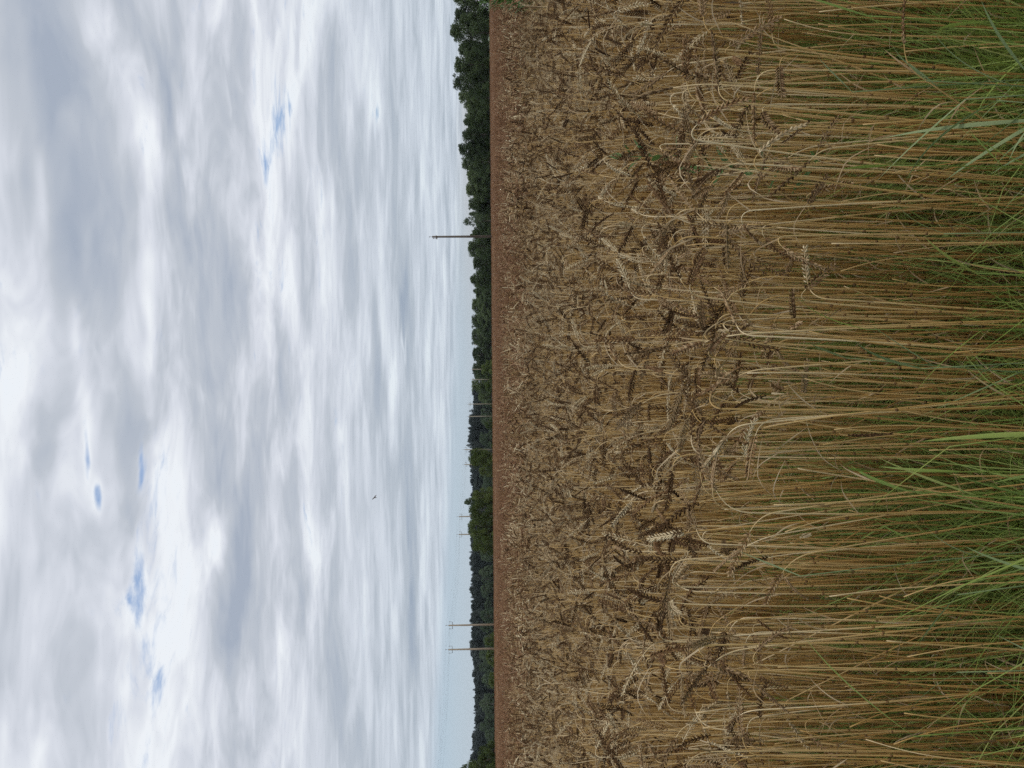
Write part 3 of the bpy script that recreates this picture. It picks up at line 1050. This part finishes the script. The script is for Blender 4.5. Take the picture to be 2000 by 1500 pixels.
def tree_meshes(r, kind):
    """unit-height tree: trunk with limbs, crown"""
    bt, bc = MB(), MB()
    if kind in ('oak', 'birch', 'airy', 'pine'):
        n = 9
        s = np.linspace(0, 1, n)
        top = 0.86
        wob = np.cumsum(r.standard_normal((n, 2)) * 0.008, axis=0)
        P = np.column_stack([wob, s * top])
        bt.tube(P, np.linspace(0.020, 0.004, n), 7)
        cen, rad = [], []
        wd = {'oak': 0.30, 'birch': 0.20, 'airy': 0.24, 'pine': 0.17}[kind]
        nl = {'oak': 30, 'birch': 26, 'airy': 20, 'pine': 26}[kind]
        z0 = {'oak': 0.16, 'birch': 0.18, 'airy': 0.30, 'pine': 0.2}[kind]
        for i in range(nl):
            f = (i + 0.5) / nl
            z = z0 + (0.93 - z0) * f
            prof = math.sin(math.pi * (0.18 + 0.80 * f) ** (0.8 if kind == 'oak' else 1.15)) ** 0.7
            a = i * 2.4 + r.uniform(-0.5, 0.5)
            q = wd * max(0.05, prof) * r.uniform(0.35, 1.0)
            c = (q * math.cos(a), q * math.sin(a), z)
            k = r.uniform(0.065, 0.115) * (0.75 if kind == 'airy' else 1.0)
            cen.append(c)
            rad.append((k, k, k * r.uniform(0.75, 1.25)))
            if i % 2 == 0:
                zb = max(0.1, z - 0.14)
                bt.tube([(wob[4][0], wob[4][1], zb), (c[0] * 0.5, c[1] * 0.5, z - 0.06), (c[0], c[1], z)], (0.007, 0.005, 0.002), 4, 0, False)
        for i in range(7):   # ragged top
            a = r.uniform(0, 6.28)
            k = r.uniform(0.025, 0.05)
            cen.append((wd * 0.5 * r.random() * math.cos(a), wd * 0.5 * r.random() * math.sin(a), r.uniform(0.86, 0.97)))
            rad.append((k, k, k * 1.3))
        leaf_cloud(bc, cen, rad, 8000 if kind != 'airy' else 1900, 0.0235 if kind != 'airy' else 0.027, r)
        mt_ = {'oak': 'tree_leaf', 'birch': 'tree_leaf', 'airy': 'pale_leaf', 'pine': 'spruce'}[kind]
    elif kind in ('bush', 'thicket', 'sapling'):
        cen, rad = [], []
        for i in range(34):
            a = r.uniform(0, 6.28)
            f = r.random() ** 0.6
            z = r.uniform(0.08, 0.86)
            q = 0.52 * f * math.sqrt(max(0.04, 1 - (z / 0.98) ** 2.2))
            k = r.uniform(0.09, 0.16)
            cen.append((q * math.cos(a), q * math.sin(a), z))
            rad.append((k, k, k))
        for i in range(6):
            a = r.uniform(0, 6.28)
            bt.tube([(0.05 * math.cos(a), 0.05 * math.sin(a), 0), (0.15 * math.cos(a), 0.15 * math.sin(a), 0.35), (0.32 * math.cos(a), 0.32 * math.sin(a), 0.75)], (0.018, 0.012, 0.004), 5)
        leaf_cloud(bc, cen, rad, 6500, 0.036, r)
        for i in range(50):   # twigs that stick out
            a = r.uniform(0, 6.28)
            q = 0.5 * r.random()
            z = 0.98 * math.sqrt(max(0.05, 1 - (q / 0.6) ** 2)) - 0.08
            leaf_cloud(bc, [(q * math.cos(a), q * math.sin(a), z + 0.02 * j) for j in range(5)], [(0.01, 0.01, 0.012)] * 5, 14, 0.022, r)
        mt_ = {'bush': 'bush_leaf', 'thicket': 'tree_leaf', 'sapling': 'pale_leaf'}[kind]
    else:
        bt.tube([(0, 0, 0), (0, 0, 0.5), (0, 0, 0.98)], (0.014, 0.009, 0.002), 6)
        lev = 26
        V, Fc = [], []
        for i in range(lev):
            f = i / (lev - 1)
            z = 0.10 + 0.88 * f
            rad_ = 0.15 * (1 - f ** 1.9) ** 0.8 + 0.012
            nb = int(12 - 6 * f)
            for j in range(nb):
                a = j * 6.283 / nb + i * 1.7 + r.uniform(-0.3, 0.3)
                q = rad_ * r.uniform(0.7, 1.15)
                dr = r.uniform(0.02, 0.05) * (1 - 0.6 * f)
                ca, sa = math.cos(a), math.sin(a)
                for t_ in range(3):
                    o1, o2 = t_ / 3.0, (t_ + 1) / 3.0 + 0.08
                    wv = 0.030 * (1 - 0.55 * f) * (1.1 - 0.25 * t_)
                    k = len(V)
                    V += [(ca * q * o1 - sa * wv, sa * q * o1 + ca * wv, z - dr * o1 ** 2 * 1.1 - 0.006),
                          (ca * q * o1 + sa * wv, sa * q * o1 - ca * wv, z - dr * o1 ** 2 * 1.1 - 0.006),
                          (ca * q * o2, sa * q * o2, z - dr * o2 ** 2 + r.uniform(-0.006, 0.012)),
                          (ca * q * (o1 + o2) / 2, sa * q * (o1 + o2) / 2, z - dr * o2 - 0.035 * (1 - 0.5 * f))]
                    Fc += [(k, k + 1, k + 2), (k, k + 3, k + 2), (k + 1, k + 2, k + 3)]
        bc.add(V, Fc)
        mt_ = 'spruce'
    return bt, bc, mt_


TM = {}
tr = np.random.default_rng(303)
for kind, nvar in (('oak', 5), ('birch', 4), ('airy', 2), ('bush', 4), ('thicket', 3), ('sapling', 3), ('spruce', 6), ('pine', 4)):
    TM[kind] = []
    for i in range(nvar):
        bt, bc, mt_ = tree_meshes(tr, kind)
        whole = MB()
        for src, mi in ((bt, 0), (bc, 1)):
            whole.add(np.concatenate(src.v), src.f, mi)
        TM[kind].append((bt.mesh('trunk', [M['bark']]), bc.mesh('crown', [M[mt_]], False), whole.mesh('far_tree', [M['bark'], M[mt_]], False)))


def place_tree(name, kind, py, top, D, wpx, label, group=None, parts=True, cat='tree', v=None):
    p = at(top, py, D)
    H = p.z
    base = {'oak': 0.72, 'birch': 0.52, 'airy': 0.58, 'bush': 1.22, 'thicket': 1.22, 'sapling': 1.22, 'spruce': 0.30, 'pine': 0.46}[kind]
    W = wpx / 1500 * D
    sxy = W / base
    ms = TM[kind][(int(tr.integers(99)) if v is None else v) % len(TM[kind])]
    if parts:
        e = ob(name, None, loc=(p.x, p.y, 0))
        ob('trunk', ms[0], e)
        ob('crown', ms[1], e)
    else:
        e = ob(name, ms[2], loc=(p.x, p.y, 0))
    e.scale = (sxy, sxy, H)
    e.rotation_euler = (0, 0, tr.uniform(0, 6.28))
    e['label'] = label
    e['category'] = cat
    if group:
        e['group'] = group
    return e


ORD = ['first', 'second', 'third', 'fourth', 'fifth', 'sixth', 'seventh', 'eighth', 'ninth', 'tenth', 'eleventh', 'twelfth', 'thirteenth',
       'fourteenth', 'fifteenth', 'sixteenth', 'seventeenth', 'eighteenth', 'nineteenth', 'twentieth', 'twenty-first', 'twenty-second',
       'twenty-third', 'twenty-fourth', 'twenty-fifth', 'twenty-sixth', 'twenty-seventh', 'twenty-eighth']


def trees():
    front = [('oak', -10, 884, 165, 62), ('oak', 30, 885, 168, 46), ('oak', 62, 878, 165, 56), ('birch', 97, 895, 178, 34), ('oak', 128, 886, 172, 50),
             ('oak', 160, 885, 172, 46), ('oak', 190, 896, 184, 46), ('birch', 218, 914, 196, 30), ('birch', 238, 905, 196, 26), ('oak', 264, 902, 200, 34),
             ('birch', 292, 895, 202, 32), ('oak', 318, 902, 210, 40), ('oak', 345, 911, 226, 38), ('birch', 370, 911, 232, 34), ('oak', 398, 915, 240, 36),
             ('airy', 432, 904, 236, 34), ('oak', 455, 922, 238, 36), ('oak', 484, 913, 240, 40), ('oak', 514, 923, 252, 38), ('birch', 546, 918, 262, 30),
             ('oak', 572, 928, 300, 34), ('oak', 596, 921, 320, 38), ('oak', 628, 921, 330, 40), ('oak', 660, 921, 340, 40), ('oak', 692, 922, 345, 38),
             ('oak', 722, 922, 350, 38), ('oak', 752, 921, 360, 38)]
    desc = {'oak': 'dark broad-crowned tree', 'birch': 'slim dark tree', 'airy': 'pale thin-leaved tree with sky showing through'}
    for i, (k, py, top, D, wp) in enumerate(front):
        place_tree('deciduous_tree', k, py, top, D, wp * (1.6 if k != 'airy' else 1.1), f'{desc[k]}, {ORD[i]} along the wood from the top edge', 'trees along the wood edge')
    # dark undergrowth trees that close the wood edge lower down
    for i in range(90):
        py = tr.uniform(-20, 780)
        D = np.interp(py, [0, 300, 550, 800], [176, 212, 275, 375]) + tr.uniform(2, 16)
        top = np.interp(py, [0, 200, 300, 400, 560, 800], [905, 911, 915, 925, 934, 934]) + tr.uniform(-6, 9)
        place_tree('young_tree', 'thicket' if i % 3 else 'oak', py, top, D, tr.uniform(34, 56), 'low dark young tree closing the wood edge',
                   'young trees in the wood edge', False)
    # second rank behind
    for i in range(60):
        py = tr.uniform(180, 800)
        D = tr.uniform(380, 440)
        top = np.interp(py, [180, 330, 420, 560, 800], [912, 912, 918, 926, 922]) + tr.uniform(-2, 8)
        place_tree('far_tree', 'spruce' if i % 2 else 'birch', py, top, D, tr.uniform(12, 24), 'distant tree showing behind the wood edge',
                   'trees behind the wood edge', False)
    # spruce forest
    prof = ([770, 800, 815, 850, 870, 900, 950, 1000, 1100, 1200, 1270, 1300, 1350, 1420, 1450, 1480, 1520], [922, 919, 914, 911, 913, 916, 918, 915, 917, 917, 918, 923, 924, 924, 919, 916, 914])
    nsp = 0
    for row, (D0, dz) in enumerate(((430, 7), (446, 3), (462, 0))):
        py = 762.0
        while py < 1530:
            top = np.interp(py, *prof) + dz * 0.5 + tr.uniform(-1.5, 4.0) + 2.5 * math.sin(py * 0.11 + row * 2)
            if nsp < 298:
                pine = tr.random() < 0.55
                place_tree('pine' if pine else 'spruce', 'pine' if pine else 'spruce', py, top + (1.5 if pine else 0), D0 + tr.uniform(-5, 5), tr.uniform(19, 34),
                           'dark round-topped pine of the far forest, one of many' if pine else 'dark pointed spruce of the far forest, one of many',
                           'pines of the far forest' if pine else 'spruces of the far forest', False)
            nsp += 1
            py += tr.uniform(5.5, 10.5)
    # bluish young growth along the foot of the forest
    for i in range(64):
        py = tr.uniform(770, 1500)
        D = tr.uniform(385, 415)
        place_tree('young_birch', 'sapling' if i % 3 else 'airy', py, tr.uniform(934, 950), D, tr.uniform(22, 40), 'young leafy tree at the foot of the spruce forest',
                   'young trees along the spruce forest', False)
    # bushes
    bl = [(722, 939, 210, 40, 'low olive bush before the forest, beside thin far poles'),
          (752, 946, 210, 34, 'lowest olive bush at the end of the wood'),
          (895, 913, 150, 58, 'round olive willow bush with two crossarms showing above it'),
          (918, 934, 156, 34, 'small bush grown against the round willow bush'),
          (968, 921, 150, 40, 'upper bush of the long willow thicket'),
          (998, 914, 150, 58, 'second bush of the long willow thicket, below its tall tip'),
          (1034, 912, 152, 62, 'tallest bush in the middle of the long willow thicket'),
          (1066, 919, 150, 46, 'lower end bush of the long willow thicket'),
          (1250, 946, 148, 34, 'small bright bush beside the taller crossarm pole'),
          (1282, 948, 146, 44, 'low bright bush beyond the taller crossarm pole'),
          (1330, 953, 150, 40, 'low flat shrub in front of the spruce forest'),
          (1475, 931, 112, 50, 'olive bush beside the bottom edge of the picture'),
          (1506, 911, 112, 62, 'tall bush cut off by the bottom edge of the picture'),
          (828, 946, 240, 26, 'small shrub between the paired poles and the round bush')]
    for i, (py, top, D, wp, lab) in enumerate(bl):
        place_tree('bush', 'bush', py, top, D, wp * 1.05, lab, 'bushes beyond the field', True, 'bush', i)
    place_tree('deciduous_tree', 'oak', 980, 907, 158, 34, 'small tree tip rising out of the willow thicket', None, True)
    place_tree('deciduous_tree', 'airy', 1498, 899, 116, 22, 'thin sapling sticking up at the bottom edge of the picture', None, True)


trees()

# ------------------------------------------------------------------ poles, wires


def insulator(b, p, mi=0, s=1.0):
    b.tube([(p[0], p[1], p[2]), (p[0], p[1], p[2] + 0.07 * s), (p[0], p[1], p[2] + 0.08 * s), (p[0], p[1], p[2] + 0.18 * s), (p[0], p[1], p[2] + 0.22 * s)],
           (0.018, 0.018, 0.065 * s, 0.06 * s, 0.02), 7, mi)


def pole_parts(H, arm=0.72):
    b = MB()
    b.tube([(0, 0, -0.3), (0, 0, H * 0.5), (0, 0, H)], (0.21, 0.18, 0.135), 8)
    pm = b.mesh('shaft', [M['concrete']])
    b = MB()
    z = H - 0.72
    b.box((0, 0, z), (2 * arm, 0.09, 0.085))
    for s in (-1, 1):
        b.tube([(s * arm, 0, z), (s * arm, 0, z + 0.34)], 0.024, 6)
    am = b.mesh('crossarm', [M['steel']])
    b = MB()
    b.tube([(0, 0, H - 0.1), (0, 0, H + 0.30)], 0.026, 6)
    tm = b.mesh('top_pin', [M['steel']])
    ins = []
    for p in ((-arm, 0, z + 0.34), (arm, 0, z + 0.34), (0, 0, H + 0.30)):
        b = MB()
        insulator(b, p, 0, 1.15)
        ins.append((b.mesh('insulator', [M['porcelain']]), p))
    return pm, am, tm, ins


def poles():
    H = 9.6
    pm, am, tm, ins = pole_parts(H)
    # measured picture rows of each pair of poles; the pairs stand 4.5 m apart
    pairs = [(1267, 1220, 143), (1043, 1008, 192), (907, 878, 236), (813, 789, 283), (741, 721, 338), (694, 673, 388), (652, 633, 440), (617, 600, 500), (588, 575, 560)]
    words = ['nearest pair', 'pair behind the willow thicket', 'pair behind the round bush', 'pair standing free of bushes', 'thin pair behind the olive bush',
             'sixth pair, thin before dark trees', 'seventh pair, very thin before dark trees', 'eighth pair, hair-thin before the wood', 'last faint pair before the wood']
    lines = ([], [])
    # one more pair beyond the picture edge carries the wires on
    a = at(958, 1267, 143)
    bq = at(958, 1043, 192)
    for side in (0, 1):
        q = Vector((a.x - (bq.x - a.x), a.y - (bq.y - a.y), 0))
        q += Vector((4.4, 0.5, 0)) * side
        lines[side].append(q)
    for i, (y0, y1, D) in enumerate(pairs):
        for side, py in enumerate((y0, y1)):
            p = at(958, py, D + (1.2 if side else 0))
            lines[side].append(Vector((p.x, p.y, 0)))
    for side in (0, 1):
        L = lines[side]
        for i, p in enumerate(L):
            dirv = (L[min(i + 1, len(L) - 1)] - L[max(i - 1, 0)]).normalized()
            if i == 0:
                lab = f'concrete crossarm pole outside the picture, {"first" if side == 0 else "second"} wire line'
            else:
                lab = f'concrete utility pole, {"lower" if side == 0 else "upper"} one of the {words[i - 1]}'
            e = ob('utility_pole', None, loc=p, label=lab, category='utility pole', group='poles of the double power line')
            e.rotation_euler = (0, 0, math.atan2(-dirv.x, dirv.y) + random.uniform(-0.05, 0.05))
            e.rotation_euler.rotate_axis('Y', random.uniform(-0.006, 0.006))
            ob('shaft', pm, e)
            ob('crossarm', am, e)
            ob('top_pin', tm, e)
            for (im, _) in ins:
                ob('insulator', im, e)
        where = 'lower' if side == 0 else 'upper'
        for j, nm in enumerate(('wire on one crossarm end', 'wire on the other crossarm end', 'top wire')):
            b = MB()
            for i in range(len(L) - 1):
                A, B = L[i], L[i + 1]
                dv = (B - A).normalized()
                prp = Vector((dv.y, -dv.x, 0))
                off = prp * (ins[j][1][0]) + Vector((0, 0, ins[j][1][2] + 0.2))
                pts = [tuple(A.lerp(B, f) + off - Vector((0, 0, 0.55 * 4 * f * (1 - f)))) for f in np.linspace(0, 1, 13)]
                b.tube(pts, 0.004, 4, 0, False)
            ob('power_wire', b.mesh('power_wire', [M['wire']]), label=f'thin sagging {nm} of the {where} pole row', category='wire', group='wires of the double power line')
    # lone pole, seen along its crossarm
    p = at(958, 462, 109)
    e = ob('utility_pole', None, loc=(p.x, p.y, 0), label='tall lone dark pole with no visible crossarm, before the wood', category='utility pole')
    Hl = at(844, 464, 109).z
    b = MB()
    b.tube([(0, 0, -0.3), (0, 0, Hl * 0.5), (-0.02, 0, Hl)], (0.185, 0.165, 0.13), 8)
    ob('shaft', b.mesh('shaft', [M['old_wood']]), e)
    b = MB()
    b.tube([(-0.02, 0, Hl - 0.1), (-0.03, 0, Hl + 0.22)], 0.028, 6)
    insulator(b, (-0.03, 0, Hl + 0.20))
    ob('top_pin', b.mesh('top_pin', [M['steel']]), e)
    b = MB()
    b.box((-0.10, 0, Hl - 0.62), (0.26, 1.5, 0.14))
    ob('crossarm', b.mesh('crossarm', [M['steel']]), e)
    for s in (-1, 1):
        b = MB()
        b.tube([(-0.12, s * 0.7, Hl - 0.55), (-0.12, s * 0.7, Hl - 0.25)], 0.024, 6)
        insulator(b, (-0.12, s * 0.7, Hl - 0.27))
        ob('insulator', b.mesh('insulator', [M['porcelain']]), e)


poles()

# ------------------------------------------------------------------ bird


def bird():
    """small bird gliding; body, wings and tail in one continuous skin, about 0.3 m across"""
    p = at(732, 972, 36)
    b = MB()
    b.tube([(0, -0.085, 0), (0, -0.065, 0.004), (0, -0.03, 0.004), (0, 0.02, 0), (0, 0.05, 0.006), (0, 0.072, 0.012), (0, 0.09, 0.008), (0, 0.105, 0.004)],
           (0.004, 0.014, 0.024, 0.028, 0.020, 0.017, 0.008, 0.001), 8)
    for s in (-1, 1):
        top = [(s * 0.015, 0.045, 0.012), (s * 0.075, 0.055, 0.038), (s * 0.145, 0.020, 0.026), (s * 0.165, -0.015, 0.018),
               (s * 0.10, -0.012, 0.030), (s * 0.05, -0.030, 0.020), (s * 0.015, -0.035, 0.006)]
        bot = [(x, y, z - 0.006) for (x, y, z) in top]
        k = len(top)
        b.add(top + bot, [tuple(range(k)), tuple(range(2 * k - 1, k - 1, -1))] + [(i, (i + 1) % k, k + (i + 1) % k, k + i) for i in range(k)])
    top = [(-0.010, -0.07, 0.004), (0.010, -0.07, 0.004), (0.030, -0.145, 0.004), (0, -0.130, 0.004), (-0.030, -0.145, 0.004)]
    bot = [(x, y, z - 0.005) for (x, y, z) in top]
    b.add(top + bot, [tuple(range(5)), tuple(range(9, 4, -1))] + [(i, (i + 1) % 5, 5 + (i + 1) % 5, 5 + i) for i in range(5)])
    o = ob('bird', b.mesh('bird', [M['bird']]), loc=p, label='small dark bird flying in the cloudy sky above the thicket', category='bird')
    o.rotation_euler = (0.9, 0.55, 0.7)
    o.scale = (0.95,) * 3


bird()

# ------------------------------------------------------------------ haze
mt, t = mat('haze')
pv = t.new('ShaderNodeVolumePrincipled', {'Density': 0.00005, 'Color': (0.88, 0.94, 1.0, 1.0)})
t.new('ShaderNodeOutputMaterial', {'Volume': pv.outputs[0]})
b = MB()
b.box((0, 1700, 10.5), (6100, 4700, 23))
ob('haze', b.mesh('haze', [mt], False), kind='stuff', label='thin pale summer haze over the field', category='haze')
